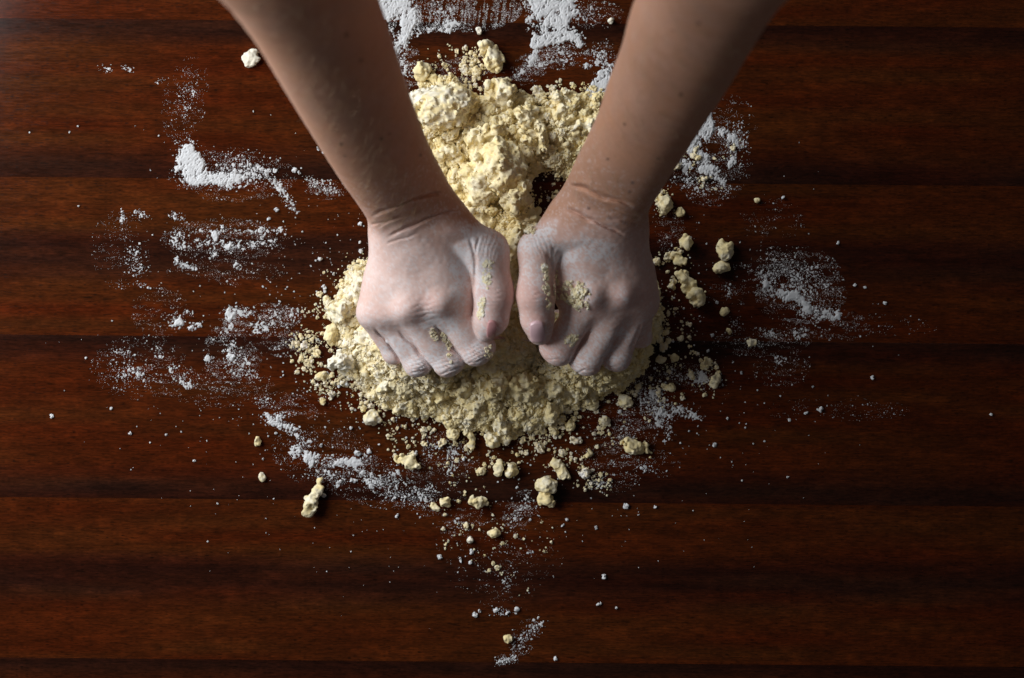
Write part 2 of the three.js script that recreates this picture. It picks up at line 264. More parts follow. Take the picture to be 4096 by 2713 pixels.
function skinColor(x, y, z) {
  const sc = K * (1 - y / CAM), px = x / sc + 2048, py = z / sc + 1356.5;
  const m = n3(x * 60, y * 60, z * 60), m2 = n3(x * 190 + 9, y * 190, z * 190), m3 = n3(x * 900, y * 900, z * 900);
  let c = [mix(0.51, 0.58, m), mix(0.275, 0.315, m * 0.5 + m2 * 0.5), mix(0.18, 0.215, m2)];
  const palm = smooth(800, 1000, py + 120 * (m2 - 0.5)) * (y < 0.14 ? 1 : 0); c = [mix(c[0], 0.72, palm), mix(c[1], 0.45, palm), mix(c[2], 0.37, palm)];   // hands are pinker than the tanned forearms
  let r = 0; for (const q of flesh) { const d = Math.hypot(px - q[0], py - q[1]) / q[2]; if (d < 1.6) r = Math.max(r, q[3] * (1 - smooth(0.2, 1.6, d))); }
  r *= 0.6 + 0.5 * m2;
  c = [mix(c[0], 0.68, r), mix(c[1], 0.34, r), mix(c[2], 0.29, r)];
  const tone = 0.93 + 0.13 * m3; c = c.map((v) => v * tone);
  for (const q of moles) { const d = Math.hypot(px - q[0], py - q[1]) / q[2]; if (d < 0.85) { const k = 0.7 * (1 - smooth(0.55, 1, d)); c = [mix(c[0], 0.10, k), mix(c[1], 0.05, k), mix(c[2], 0.035, k)]; } }
  if (y < 0.14) {
    const edge = 150 * (n3(x * 90 + 2, y * 90, z * 90) - 0.5) + 60 * (n3(x * 300, y * 300, z * 300 + 2) - 0.5), film = (px < 2062 ? 0.5 : 0.26) * smooth(870, 1010, py + edge) * (0.55 + 0.75 * n3(x * 120 + 3, y * 120, z * 120));  // flour film; the left hand's extra share also paints in its brighter light
    let spot = 0.06 * smooth(700, 900, py) + 0.28 * smooth(1200, 1330, py);
    for (const q of dust) { const cs = Math.cos(q[4]), sn = Math.sin(q[4]), dx = px - q[0], dy = py - q[1], u = (dx * cs + dy * sn) / q[2], v = (-dx * sn + dy * cs) / q[3], d = u * u + v * v; if (d < 2.4) spot = Math.max(spot, q[5] * (1 - smooth(0.25, 1.5, Math.sqrt(d) + 0.7 * (n3(x * 170, y * 170, z * 170 + 3) - 0.5)))); }
    const grain = 0.75 * n3(x * 1300, y * 1300, z * 1300) + 0.25 * n3(x * 420 + 5, y * 420, z * 420);
    const cover = clamp(smooth(0.62 - 0.36 * spot, 0.78 - 0.36 * spot, grain) * (0.3 + 0.62 * spot) + 0.3 * spot * (0.5 + 0.6 * n3(x * 260, y * 260 + 4, z * 260)), 0, 0.88);
    const veil = film * (0.62 + 0.38 * smooth(0.35, 0.65, 0.75 * n3(x * 1250 + 7, y * 1250, z * 1250) + 0.25 * n3(x * 560, y * 560, z * 560 + 8))); c = [mix(c[0], 0.86, veil), mix(c[1], 0.725, veil), mix(c[2], 0.69, veil)];  // film pales the skin: flour grain plus the left hand's painted brightness
    c = [mix(c[0], 0.82, cover), mix(c[1], 0.785, cover), mix(c[2], 0.80, cover)];
  }
  return c;
}
const skin = new THREE.MeshPhysicalMaterial({ vertexColors: true, roughness: 0.62, specularIntensity: 0.35, sheen: 0.3, sheenRoughness: 0.5, sheenColor: new THREE.Color(0.9, 0.75, 0.65) });
const person = new THREE.Group(); person.name = 'person'; scene.add(person);
tag(person, 'person with bare forearms pressing two floury fists into the crumbly dough', 'person');
{
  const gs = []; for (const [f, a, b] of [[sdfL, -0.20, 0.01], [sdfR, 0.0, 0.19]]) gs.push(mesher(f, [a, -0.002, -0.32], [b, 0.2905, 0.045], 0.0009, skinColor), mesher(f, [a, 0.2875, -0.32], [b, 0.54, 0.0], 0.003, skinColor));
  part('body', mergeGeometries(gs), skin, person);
}
// pale arm hair
function hairs() {
  const r = rng(77), g = new THREE.CylinderGeometry(0.15, 0.6, 1, 3, 1).translate(0, 0.5, 0), list = [], up = new THREE.Vector3(0, 1, 0);
  for (const [f, A, s] of [[sdfL, armLeft, 1], [sdfR, armRight, -1]]) for (let i = 0; i < 900; i++) {
    const k = 2 + r() * (A.arm.length - 3.2), j = Math.floor(k), t = k - j, a = A.arm[j], b = A.arm[j + 1], w = (r() - 0.5) * 1.7, l = Math.hypot(b[0] - a[0], b[1] - a[1]), nx = -(b[1] - a[1]) / l, ny = (b[0] - a[0]) / l, px = mix(a[0], b[0], t) + nx * w * mix(a[3], b[3], t), py = mix(a[1], b[1], t) + ny * w * mix(a[3], b[3], t);
    if (py < -60) continue;
    const hit = onSkin((x, y, z) => f(x, y, z, false), px, py); if (!hit) continue;
    const dir = new THREE.Vector3(s * -0.55 + (r() - 0.5) * 0.5, -0.5 + (r() - 0.5) * 0.3, 0.8 * (r() - 0.2)).addScaledVector(new THREE.Vector3(...hit[1]), 0.25 - new THREE.Vector3(s * -0.55, -0.5, 0.4).dot(new THREE.Vector3(...hit[1]))).normalize();
    list.push(new THREE.Matrix4().compose(new THREE.Vector3(...hit[0]), new THREE.Quaternion().setFromUnitVectors(up, dir), new THREE.Vector3(0.00009, 0.005 + 0.005 * r(), 0.00009)));
  }
  const m = shade(new THREE.InstancedMesh(g, new THREE.MeshStandardMaterial({ color: new THREE.Color(0.55, 0.40, 0.24), roughness: 0.5 }), list.length)); m.name = 'arm_hair'; list.forEach((q, i) => m.setMatrixAt(i, q)); m.userData.kind = 'stuff'; person.add(m);
}
// the point where the ray through a photo pixel meets a hand
function onSkin(f, px, py) {
  const end = U(px, py, 0), l = Math.hypot(end[0], CAM, end[2]), d = [end[0] / l, -CAM / l, end[2] / l];
  let t = CAM - 0.35;
  for (let i = 0; i < 200; i++) { const s = f(d[0] * t, CAM + d[1] * t, d[2] * t); if (s < 0.0001) break; t += Math.max(s * 0.7, 0.0001); if (t > l) return null; }
  const p = [d[0] * t, CAM + d[1] * t, d[2] * t], e = 0.0006;
  let n = [0, 1, 2].map((a) => { const u = p.slice(), v = p.slice(); u[a] += e; v[a] -= e; return f(...u) - f(...v); }); const m = Math.hypot(...n) || 1;
  return [p, n.map((v) => v / m)];
}
function nail(f, cx, cy, rx, ry, turn, color, label) {
  const n = 14, pos = [], idx = [], base = (x, y, z) => f(x, y, z, false);
  for (let j = 0; j <= n; j++) for (let i = 0; i <= n; i++) {
    let u = i / n * 2 - 1, v = j / n * 2 - 1; const a = Math.max(Math.abs(u), Math.abs(v)), l = Math.hypot(u, v) || 1, sq = mix(a / l, 1, 0.45); const uu = u * sq, vv = v * sq;
    const px = cx + uu * rx * Math.cos(turn) - vv * ry * Math.sin(turn), py = cy + uu * rx * Math.sin(turn) + vv * ry * Math.cos(turn), q = onSkin(base, px, py) ?? [[0, 0, 0], [0, 1, 0]];
    const up = a > 0.95 ? -0.0008 : 0.0009 + 0.0003 * (1 - a * a); pos.push(...q[0].map((x, k) => x + q[1][k] * up));
    if (i && j) { const b = j * (n + 1) + i; idx.push(b, b - 1, b - n - 2, b, b - n - 2, b - n - 1); }
  }
  const g = new THREE.BufferGeometry(); g.setAttribute('position', new THREE.BufferAttribute(new Float32Array(pos), 3)); g.setIndex(idx); g.computeVertexNormals();
  const m = part('fingernail', g, new THREE.MeshPhysicalMaterial({ color: new THREE.Color(...color), roughness: 0.3, clearcoat: 0.4, clearcoatRoughness: 0.25 }), person);
  if (label) m.userData.label = label;
}
hairs();
nail(sdfR, 2150, 1328, 33, 47, -0.12, [0.72, 0.48, 0.51], 'pale pink thumbnail with a glossy sheen');
nail(sdfL, 1966, 1318, 20, 40, 0.1, [0.55, 0.27, 0.27], 'darker reddish left thumbnail with shade put into its colour');  // nail colour itself darkened to imitate shade on this thumb

// ------------------------------------------------------------------ dough: broken, crumbly clumps
function clumpField(seed, R, o = {}) {                           // R: half sizes in metres
  const r = rng(seed), planes = [], nubs = [], m = Math.min(...R);
  for (let i = 0; i < (o.planes ?? 11); i++) { const t = r() * 6.283, c = r() * 2 - 1, s = Math.sqrt(1 - c * c); planes.push([s * Math.cos(t), c, s * Math.sin(t), (o.deep ?? 0.62) + 0.34 * r()]); }
  for (let i = 0; i < (o.nubs ?? 26); i++) { const t = r() * 6.283, c = r() * 2 - 1, s = Math.sqrt(1 - c * c), k = 0.6 + 0.32 * r(); nubs.push([s * Math.cos(t) * k * R[0], c * k * R[1], s * Math.sin(t) * k * R[2], m * ((o.nub ?? 0.1) + 0.2 * r() * r())]); }
  const a1 = o.a1 ?? 0.0011, a2 = o.a2 ?? 0.0005, q = seed * 3.17, f1 = o.f1 ?? 300, f2 = o.f2 ?? 640;
  return (x, y, z) => {
    const ux = x / R[0], uy = y / R[1], uz = z / R[2];
    let d = Math.hypot(ux, uy, uz) - 1.0;
    for (const p of planes) { const e = ux * p[0] + uy * p[1] + uz * p[2] - p[3]; d = -smin(-d, -e, 0.12); }
    d *= m;
    for (const b of nubs) d = smin(d, Math.hypot(x - b[0], y - b[1], z - b[2]) - b[3], m * 0.07);
    if (d < 0.006) { const b0 = n3(x * 120 + q, y * 120, z * 120) - 0.5, b1 = smooth(0.25, 0.75, n3(x * f1 + q, y * f1, z * f1)), b2 = smooth(0.2, 0.8, n3(x * f2, y * f2 + q, z * f2)); d -= a1 * (b1 * 1.6 - 0.8) + a2 * (b2 * 1.6 - 0.8) + (o.a0 ?? 0.002) * b0; }
    return d;
  };
}
const YELLOW = [0.84, 0.69, 0.36], PALE = [0.86, 0.755, 0.50], FLOURY = [0.86, 0.82, 0.72];
function doughColor(seed, floury) {
  return (x, y, z) => {
    const a = n3(x * 160 + seed, y * 160, z * 160), b = n3(x * 520, y * 520 + seed, z * 520), c = n3(x * 1500, y * 1500, z * 1500 + seed);
    const t = smooth(0.3, 0.75, a * 0.6 + b * 0.4), w = smooth(0.50 - floury * 0.45, 1.0 - floury * 0.45, a * 0.2 + b * 0.3 + c * 0.2 + 0.3 * (n3(x * 60, y * 60, z * 60 + seed) - 0.5));
    const k = 0.94 + 0.1 * c, white = floury > 0.7 ? Math.max(w, 0.8) : w * Math.min(1, 0.55 + 0.6 * floury);
    return [0, 1, 2].map((i) => mix(mix(YELLOW[i], PALE[i], t), FLOURY[i], white) * k);
  };
}
const doughMat = new THREE.MeshStandardMaterial({ vertexColors: true, roughness: 0.85 });
function clump(seed, R, cell, o = {}) {
  const f0 = clumpField(seed, R, o), cut = o.cut ?? -R[1] * 0.75, f = (x, y, z) => Math.max(f0(x, y, z), cut - y), e = 1.35;
  const g = mesher(f, [-R[0] * e, cut - cell * 2, -R[2] * e], [R[0] * e, R[1] * e, R[2] * e], cell, doughColor(seed, o.floury ?? 0.4));
  g.translate(0, -cut, 0); return g;
}
// the heap under and between the hands: [px, py, rx, ry, height in mm]
const heapBlobs = [
  [1560, 1330, 235, 235, 13], [1470, 1190, 120, 160, 10], [1480, 1480, 140, 110, 8], [1700, 1500, 270, 165, 14], [1990, 1540, 330, 205, 16], [2260, 1480, 220, 160, 13], [2440, 1400, 150, 150, 11], [2590, 1260, 65, 150, 7],
  [1690, 1400, 260, 190, 37], [2350, 1400, 250, 180, 36], [2030, 1330, 170, 230, 30], [1640, 1180, 190, 200, 26], [2420, 1180, 180, 190, 24],
  [2030, 1260, 170, 260, 26], [2030, 1010, 120, 210, 22], [1990, 800, 170, 190, 20], [1790, 470, 190, 165, 14], [1990, 560, 260, 220, 15], [2270, 530, 200, 200, 12], [2310, 640, 120, 130, 9], [2360, 420, 120, 90, 6], [1800, 680, 160, 160, 12], [1800, 850, 130, 150, 12], [2000, 380, 75, 60, 7], [1400, 1230, 90, 60, 6], [2000, 1720, 120, 50, 5],
];
function heapHeight(px, py) {
  let h = 0;
  for (const b of heapBlobs) { const d = ((px - b[0]) / b[2]) ** 2 + ((py - b[1]) / b[3]) ** 2; if (d < 1) h = Math.max(h, b[4] * Math.pow(1 - d, 0.6)); }
  if (h > 0) { const g = 1 - ((px - 2195) / 85) ** 2 - ((py - 775) / 100) ** 2; if (g > 0) h = Math.min(h, 14 * (1 - smooth(0, 0.25, g)) - 0.5); h -= 6 * (fbm2(px / 75, py / 75, 31) - 0.32) + 2.5 * (n2(px / 26, py / 26, 33) - 0.4) * (1 - smooth(6, 14, h)); }
  return h;
}
const heap = new THREE.Group(); heap.name = 'dough_heap'; scene.add(heap);
tag(heap, 'large heap of crumbly pale yellow dough spread under and between the fists', 'dough');
{
  const x0 = 1250, x1 = 2700, y0 = 250, y1 = 1830, st = 4, nx = Math.ceil((x1 - x0) / st), ny = Math.ceil((y1 - y0) / st), hh = new Float32Array((nx + 1) * (ny + 1)), pos = [], idx = [], col = [], id = new Int32Array((nx + 1) * (ny + 1)).fill(-1), dc = doughColor(77, 0.3);
  for (let j = 0; j <= ny; j++) for (let i = 0; i <= nx; i++) {
    const px = x0 + i * st, py = y0 + j * st; let h = heapHeight(px, py) - 4.2;
    if (h > -3) h += 2.4 * (smooth(0.2, 0.8, n2(px / 24, py / 24, 5)) - 0.5) + 1.4 * (smooth(0.25, 0.75, n2(px / 10, py / 10, 6)) - 0.5);
    hh[j * (nx + 1) + i] = h;
  }
  const vert = (i, j) => { const q = j * (nx + 1) + i; if (id[q] < 0) { id[q] = pos.length / 3; const p = U(x0 + i * st, y0 + j * st, 0), y = Math.max(hh[q], -0.3) * MM; pos.push(p[0], y, p[2]); col.push(...dc(p[0], y, p[2])); } return id[q]; };
  for (let j = 0; j < ny; j++) for (let i = 0; i < nx; i++) {
    const q = j * (nx + 1) + i; if (Math.max(hh[q], hh[q + 1], hh[q + nx + 1], hh[q + nx + 2]) <= 0) continue;
    const a = vert(i, j), b = vert(i + 1, j), c = vert(i, j + 1), d = vert(i + 1, j + 1); idx.push(a, c, b, b, c, d);
  }
  const g = new THREE.BufferGeometry(); g.setAttribute('position', new THREE.BufferAttribute(new Float32Array(pos), 3)); g.setAttribute('color', new THREE.BufferAttribute(new Float32Array(col), 3)); g.setIndex(idx); g.computeVertexNormals();
  part('dough_mass', g, doughMat, heap);
}
// big broken lumps of the heap: px, py, base mm, half sizes px x / mm up / px y, turn, floury
const lumps = [
  [1775, 440, 2, 150, 17, 118, 0.2, 0.62, 21], [1690, 405, 1, 75, 10, 70, 0.5, 0.75, 22], [2003, 385, 1, 80, 13, 72, -0.3, 0.55, 23], [1945, 545, 2, 100, 17, 85, 0.3, 0.2, 24], [1985, 660, 4, 125, 24, 135, 0.15, 0.3, 25], [1925, 730, 3, 110, 19, 110, 0.4, 0.28, 26],
  [2060, 790, 6, 95, 22, 125, 0.3, 0.45, 27], [2110, 465, 1, 68, 14, 62, 0.1, 0.35, 28], [2165, 565, 1, 42, 13, 80, 0.15, 0.2, 29], [2105, 545, 2, 50, 13, 50, 0, 0.3, 30], [2260, 440, 0, 62, 10, 48, 0.4, 0.45, 31], [2215, 395, 0, 40, 9, 40, 0.2, 0.5, 32], [2330, 505, 0, 95, 10, 45, 0.1, 0.6, 33], [2280, 560, 0, 90, 9, 70, 0.2, 0.3, 34],
  [1810, 610, 1, 55, 11, 60, 0.2, 0.35, 35], [1740, 640, 1, 45, 10, 40, 0.5, 0.4, 36], [1830, 720, 2, 60, 13, 60, 0.2, 0.3, 37], [1880, 830, 3, 75, 13, 60, 0.1, 0.25, 38], [1950, 895, 4, 70, 15, 75, 0.4, 0.3, 39], [2050, 950, 7, 75, 17, 105, -0.2, 0.15, 40], [2110, 880, 6, 70, 14, 70, -0.5, 0.2, 41], [2020, 1080, 8, 65, 15, 90, 0, 0.15, 42],
  [2040, 1290, 10, 65, 18, 90, 0.1, 0.2, 43], [2065, 1385, 8, 55, 16, 60, 0.3, 0.3, 44], [1990, 1440, 6, 60, 12, 55, 0.2, 0.2, 45], [1850, 1560, 4, 75, 14, 55, 0.1, 0.3, 46], [1960, 1545, 4, 90, 15, 65, 0.2, 0.2, 47], [2100, 1540, 4, 95, 14, 70, -0.1, 0.2, 48], [2190, 1560, 3, 70, 12, 60, 0.1, 0.3, 49], [2020, 1690, 0, 45, 10, 55, 0.2, 0.6, 50], [1920, 1640, 2, 60, 12, 55, 0.4, 0.45, 51],
  [1480, 1340, 2, 62, 13, 60, 0.1, 0.7, 52], [1380, 1235, 1, 70, 12, 60, 0.5, 0.65, 53], [1355, 1440, 1, 55, 12, 60, 0.2, 0.8, 54], [1430, 1160, 1, 50, 10, 70, -0.3, 0.7, 55], [1500, 1460, 2, 70, 12, 50, 0.3, 0.55, 56], [1620, 1550, 2, 65, 12, 55, 0.2, 0.5, 57], [1560, 1500, 2, 60, 11, 45, 0.1, 0.55, 58], [2370, 1530, 1, 55, 11, 55, 0.3, 0.35, 59], [2290, 1560, 1, 50, 10, 55, 0.2, 0.35, 60], [2480, 1500, 1, 40, 9, 35, 0.2, 0.3, 61], [1740, 1570, 2, 60, 12, 50, 0.5, 0.45, 62],
  [2600, 1320, 1, 35, 8, 45, 0.2, 0.1, 63], [2545, 1440, 1, 35, 8, 35, 0.2, 0.1, 64], [2620, 1180, 1, 26, 8, 55, 0.1, 0.1, 65],
];
for (const [px, py, base, rx, up, rz, turn, floury, seed] of lumps) {
  const s = K * (1 - (base + up) * MM / CAM), R = [rx * s, up * MM, rz * s], g = clump(seed, R, clamp(Math.min(...R) / 12, 0.0006, 0.00095), { floury, cut: -R[1] * 0.45, nubs: 18, planes: 9, deep: 0.48, a0: 0.003, a1: 0.0014, a2: 0.0006 });
  const m = part('dough_lump', g, doughMat, heap), p = U(px, py, (base + up) * MM); m.position.set(p[0], base * MM, p[2]); m.rotation.y = turn;
}
// crumb shapes, shared: unit size, three degrees of detail
const crumbMat = new THREE.MeshStandardMaterial({ vertexColors: true, roughness: 0.85 });
const crumbShape = (seed, cell, o) => { const g = clump(seed, [0.004, 0.0034, 0.0037], cell, { nubs: 24, planes: 8, deep: 0.42, nub: 0.16, a0: 0.0026, a1: 0.0009, a2: 0.0005, f1: 380, f2: 820, cut: -0.0022, floury: 0.5, ...o }); g.scale(250, 250, 250); g.computeBoundingSphere(); return g; };
const chunkShapes = [...Array(10)].map((_, i) => crumbShape(200 + i, 0.0003, {})), crumbShapes = [...Array(9)].map((_, i) => crumbShape(240 + i, 0.00042, {})), bitShapes = [...Array(6)].map((_, i) => { const g = crumbShape(270 + i, 0.00085, { a2: 0, a1: 0.001 }); g.deleteAttribute('color'); return g; });
const dummy = new THREE.Object3D(), tone = new THREE.Color();
function scatter(name, shapes, list, material, parent, label, category) {     // list: [x, y, z, size, tint r, g, b]; one InstancedMesh per shape
  const r = rng(list.length + 11), own = parent === scene ? new THREE.Group() : null;
  if (own) { own.name = numbered(name); tag(own, label, category, null, 'stuff'); scene.add(own); }
  shapes.forEach((g, s) => {
    const mine = list.filter((_, i) => i % shapes.length === s); if (!mine.length) return;
    const m = new THREE.InstancedMesh(g, material, mine.length); shade(m); m.name = own ? 'crumb' : name;
    mine.forEach((q, i) => {
      dummy.position.set(q[0], q[1], q[2]); dummy.rotation.set((r() - 0.5) * 0.7, r() * 6.28, (r() - 0.5) * 0.7); dummy.scale.set(q[3] * (0.8 + 0.4 * r()), q[3] * (0.65 + 0.4 * r()), q[3] * (0.8 + 0.4 * r())); dummy.updateMatrix(); m.setMatrixAt(i, dummy.matrix); m.setColorAt(i, tone.setRGB(q[4], q[5], q[6]));
    });
    m.userData.kind = 'stuff'; (own ?? parent).add(m);
  });
}
const hidden = (px, py) => false;
{
  const r = rng(5), big = [], small = [];
  for (let tries = 0; tries < 60000 && small.length < 8500; tries++) {
    const px = 1230 + r() * 1450, py = 270 + r() * 1560, h = heapHeight(px, py);
    if (h < 0.3 || (py < 900 && r() < 0.72)) continue;
    const size = h < 3 ? 5 + 13 * r() * r() : 5 + 19 * Math.pow(r(), 1.7), p = U(px, py, h * MM), white = clamp(0.5 + 0.6 * (n2(px / 110, py / 110, 8) - 0.5) + 0.4 * (1 - smooth(1500, 1800, px)) - 0.25 * smooth(2200, 2500, px) + (h < 5 ? 0.1 : 0), 0, 1), k = 0.92 + 0.12 * r();
    small.push([p[0], Math.max(0, h - 4.5 + 3.2 * r()) * MM, p[2], size * K, k, k * mix(0.97, 1.02, white), k * mix(0.82, 1.12, white)]);
  }
  for (let tries = 0; tries < 9000 && big.length < 270; tries++) {
    const px = 1270 + r() * 1380, py = 300 + r() * 1450, h = heapHeight(px, py); if (h < 1 || py < 600) continue;
    const p = U(px, py, h * MM); big.push([p[0], Math.max(0, h - 3.5) * MM, p[2], (17 + 24 * r() * r()) * K]);
  }
  scatter('dough_crumb', crumbShapes, small, crumbMat, heap);
  big.forEach((q, i) => { const m = part('dough_chunk', chunkShapes[i % chunkShapes.length], crumbMat, heap); m.position.set(q[0], q[1], q[2]); m.rotation.y = r() * 6.28; m.scale.set(q[3] * (0.9 + 0.3 * r()), q[3] * (0.7 + 0.4 * r()), q[3] * (0.9 + 0.3 * r())); });
}
// ------------------------------------------------------------------ single pieces of dough lying apart from the heap: px, py, half sizes px, mm, px, turn, floury, label
const pieces = [
  [998, 226, 34, 6, 34, 0.2, 0.75, 'white floury dough piece alone beside the left forearm'],
  [1245, 2002, 34, 8, 72, -0.45, 0.4, 'long yellowish dough piece lying alone at the lower left of the heap'],
  [1036, 1766, 19, 4, 20, 0.3, 0.5, 'small cream dough piece with pointed top, farthest left below the heap'],
  [1046, 1907, 12, 3, 16, 0.5, 0.7, 'tiny white dough bit just above the long lower left dough piece'],
  [1632, 1850, 52, 7, 34, -0.4, 0.35, 'jagged yellow dough piece in the flour streaks below the heap'],
  [1489, 1678, 32, 6, 29, 0.1, 0.6, 'round floury dough piece touching the lower left rim of the heap'],
  [1970, 1763, 32, 9, 31, 0.1, 0.6, 'round pale dough ball just under the bottom of the heap'],
  [1995, 1873, 26, 7, 27, 0.4, 0.45, 'left one of two round dough balls lying side by side'],
  [2052, 1880, 29, 8, 29, 0.9, 0.65, 'right, whiter one of two round dough balls lying side by side'],
  [2188, 1942, 38, 11, 36, 0, 0.5, 'largest smooth round dough lump below the heap'],
  [2188, 2000, 30, 8, 34, 0.3, 0.4, 'ragged dough crumb stuck under the largest smooth round lump'],
  [1781, 2012, 24, 7, 24, 0, 0.25, 'yellow round dough ball at the lower centre left'],
  [1741, 2030, 17, 5, 20, 0.6, 0.6, 'small ragged dough bit left of the yellow round ball'],
  [1910, 2008, 42, 8, 25, -0.3, 0.55, 'curved kidney shaped dough piece right of the yellow round ball'],
  [1976, 2134, 19, 5, 19, 0.2, 0.5, 'small smooth dough ball alone low in the centre'],
  [2535, 1788, 46, 10, 34, -0.3, 0.5, 'large floury dough clump below the right fist'],
  [2590, 1800, 18, 5, 30, 0.4, 0.5, 'crumbly dough bits stuck to the right side of the large clump'],
  [2352, 1820, 20, 6, 28, 0.4, 0.45, 'upright oval dough piece between the round lump and the large clump'],
  [2240, 1880, 22, 4, 40, 0.6, 0.6, 'thin flat dough strip above the largest round lump'],
  [2902, 998, 31, 7, 42, 0.1, 0.5, 'pale rectangular dough piece at the right, upper of a pair'],
  [2882, 1068, 30, 6, 23, -0.2, 0.2, 'yellow rounded dough piece right under the pale rectangular one'],
  [2745, 975, 26, 6, 30, 0.2, 0.1, 'yellow dough piece nearest the right wrist'],
  [2718, 1025, 30, 5, 34, 0.3, 0.3, 'cream dough piece hanging below the yellow one near the right wrist'],
  [2738, 1120, 32, 6, 44, 0.7, 0.1, 'yellow dough piece beside the right fist, top part of a bent clump'],
  [2790, 1190, 40, 8, 40, 0.5, 0.2, 'broad yellow dough piece beside the right fist, lower part of a bent clump'],
  [2894, 1248, 19, 4, 19, 0.4, 0.25, 'small square yellow dough bit right of the bent clump'],
  [3007, 1368, 22, 6, 24, 0.1, 0.35, 'star shaped dough bit farthest right on the dark wood'],
  [2917, 1330, 12, 4, 15, 0.4, 0.4, 'tiny dough bit left of the star shaped one'],
  [2862, 1525, 30, 6, 24, 0.2, 0.35, 'floury dough piece at the right end of a flour strip'],
  [2690, 1548, 15, 4, 17, 0.6, 0.3, 'small angular dough crumb below the flour strip'],
  [2500, 1602, 27, 5, 20, -0.4, 0.45, 'flat cream dough bit right under the knuckles of the right fist'],
  [2725, 1352, 15, 4, 15, 0.2, 0.15, 'small oval yellow dough crumb right of the right fist'],
  [2676, 1362, 17, 3, 11, 0.1, 0.2, 'flat leaf like yellow crumb right of the right fist'],
  [2645, 1440, 18, 4, 16, 0.3, 0.15, 'square yellow dough crumb near the little finger of the right fist'],
  [2698, 1430, 12, 3, 12, 0, 0.3, 'tiny round dough crumb next to the square yellow one'],
  [2660, 815, 34, 8, 36, 0.2, 0.3, 'crumbly yellow dough cluster beside the right wrist'],
  [2722, 850, 14, 4, 15, 0.2, 0.45, 'small dough bit at the lower right of the wrist cluster'],
  [1687, 284, 36, 9, 34, 0.2, 0.35, 'round yellow dough ball close to the left forearm near the top'],
  [1733, 325, 25, 7, 26, 0.3, 0.5, 'small pale dough ball below the round yellow ball'],
  [1775, 345, 24, 5, 14, -0.3, 0.5, 'flat curved dough bit right of the small pale ball'],
  [1975, 235, 36, 12, 52, 0.15, 0.45, 'large angular dough block at the top of the crumb cluster'],
  [1938, 185, 34, 9, 26, 0.3, 0.55, 'smaller dough block on the upper left of the large angular block'],
  [1917, 125, 11, 4, 18, 0.3, 0.95, 'white flour lump standing alone above the crumb cluster'],
  [2445, 82, 14, 4, 12, 0.2, 0.98, 'white flour lump on bare wood near the right forearm'],
  [1815, 1736, 24, 7, 21, 0.2, 0.55, 'round dough ball below the left fist'],
  [1882, 1760, 18, 6, 32, 0.1, 0.55, 'upright crumbly dough bit between two balls under the heap'],
  [2030, 2556, 12, 4, 11, 0.1, 0.6, 'lowest dough crumb, alone on the dark wood at the bottom'],
  [1880, 2160, 12, 3, 12, 0.5, 0.8, 'white flour crumb lowest left of the small smooth ball'],
  [3030, 800, 10, 3, 12, 0.1, 0.6, 'small round crumb alone on the dark wood right of the right wrist'],
];
for (const [i, [px, py, rx, up, rz, turn, floury, label]] of pieces.entries()) {
  const R = [rx * K, up * MM * 0.62, rz * K].map((v) => v * 1.06), big = Math.max(rx, rz) > 24;
  const g = clump(400 + i * 7, R, clamp(Math.min(...R) / 9, 0.0003, 0.00055), { floury, nubs: big ? 22 : 12, a0: 0.0018, a1: big ? 0.0009 : 0.0005, a2: 0.0003, cut: -R[1] * 0.55 });
  const m = part('dough_piece', g, doughMat, scene), p = U(px, py, up * 0.0005); m.position.set(p[0], 0.0001, p[2]); m.rotation.y = turn;
  tag(m, label, 'dough');
}
// dough stuck to the hands
const stuckMat = new THREE.MeshStandardMaterial({ vertexColors: true, roughness: 0.85, color: new THREE.Color(1.05, 1.09, 1.22) });
function smear(f, px, py, rx, ry, turn, label, n, seed, floury = 0.5, thick = 1) {
  const r = rng(seed), gs = [];
  for (let i = 0; i < n; i++) {
    const a = r() * 6.283, q = Math.sqrt(r()), u = Math.cos(a) * q * rx, v = Math.sin(a) * q * ry, hit = onSkin((x, y, z) => f(x, y, z, false), px + u * Math.cos(turn) - v * Math.sin(turn), py + u * Math.sin(turn) + v * Math.cos(turn));
    if (!hit) continue;
    const s = (3.5 + 14 * r() * r() * (1 - 0.6 * q)) * K, g = crumbShapes[Math.floor(r() * crumbShapes.length)].clone(), m = new THREE.Matrix4().compose(new THREE.Vector3(...hit[0].map((c, k) => c - hit[1][k] * s * 0.25)), new THREE.Quaternion().setFromUnitVectors(new THREE.Vector3(0, 1, 0), new THREE.Vector3(...hit[1])).multiply(new THREE.Quaternion().setFromAxisAngle(new THREE.Vector3(0, 1, 0), r() * 6.28)), new THREE.Vector3(s * 1.15, s * 0.75 * thick, s * 1.15));
    gs.push(g.applyMatrix4(m));
  }
  const o = part('dough_smear', mergeGeometries(gs), stuckMat, scene); tag(o, label, 'dough');
}
smear(sdfR, 2298, 1172, 66, 48, 0.3, 'crumbly dough patch on the index knuckle of the right fist', 90, 1, 0.5, 1.2);
smear(sdfR, 2325, 1220, 32, 28, 0.5, 'white crumbs below the dough patch on the right index knuckle', 26, 2);
smear(sdfR, 2186, 1150, 12, 105, -0.1, 'row of dough crumbs along the inner edge of the right thumb', 34, 3, 0.5, 0.8);
smear(sdfR, 2225, 1140, 10, 60, 0.05, 'yellow dough squeezed in the gap beside the right thumb', 22, 4, 0.2);
smear(sdfR, 2290, 1360, 32, 24, -0.5, 'floury dough bit on the middle of the right index finger', 26, 5);
smear(sdfR, 2125, 915, 26, 22, -0.6, 'dough bit on the base of the right thumb at the wrist', 26, 6, 0.5, 1.5);
smear(sdfL, 1738, 1340, 10, 26, -0.2, 'yellow dough between middle and index knuckles of the left fist, left strip', 14, 7, 0.2);
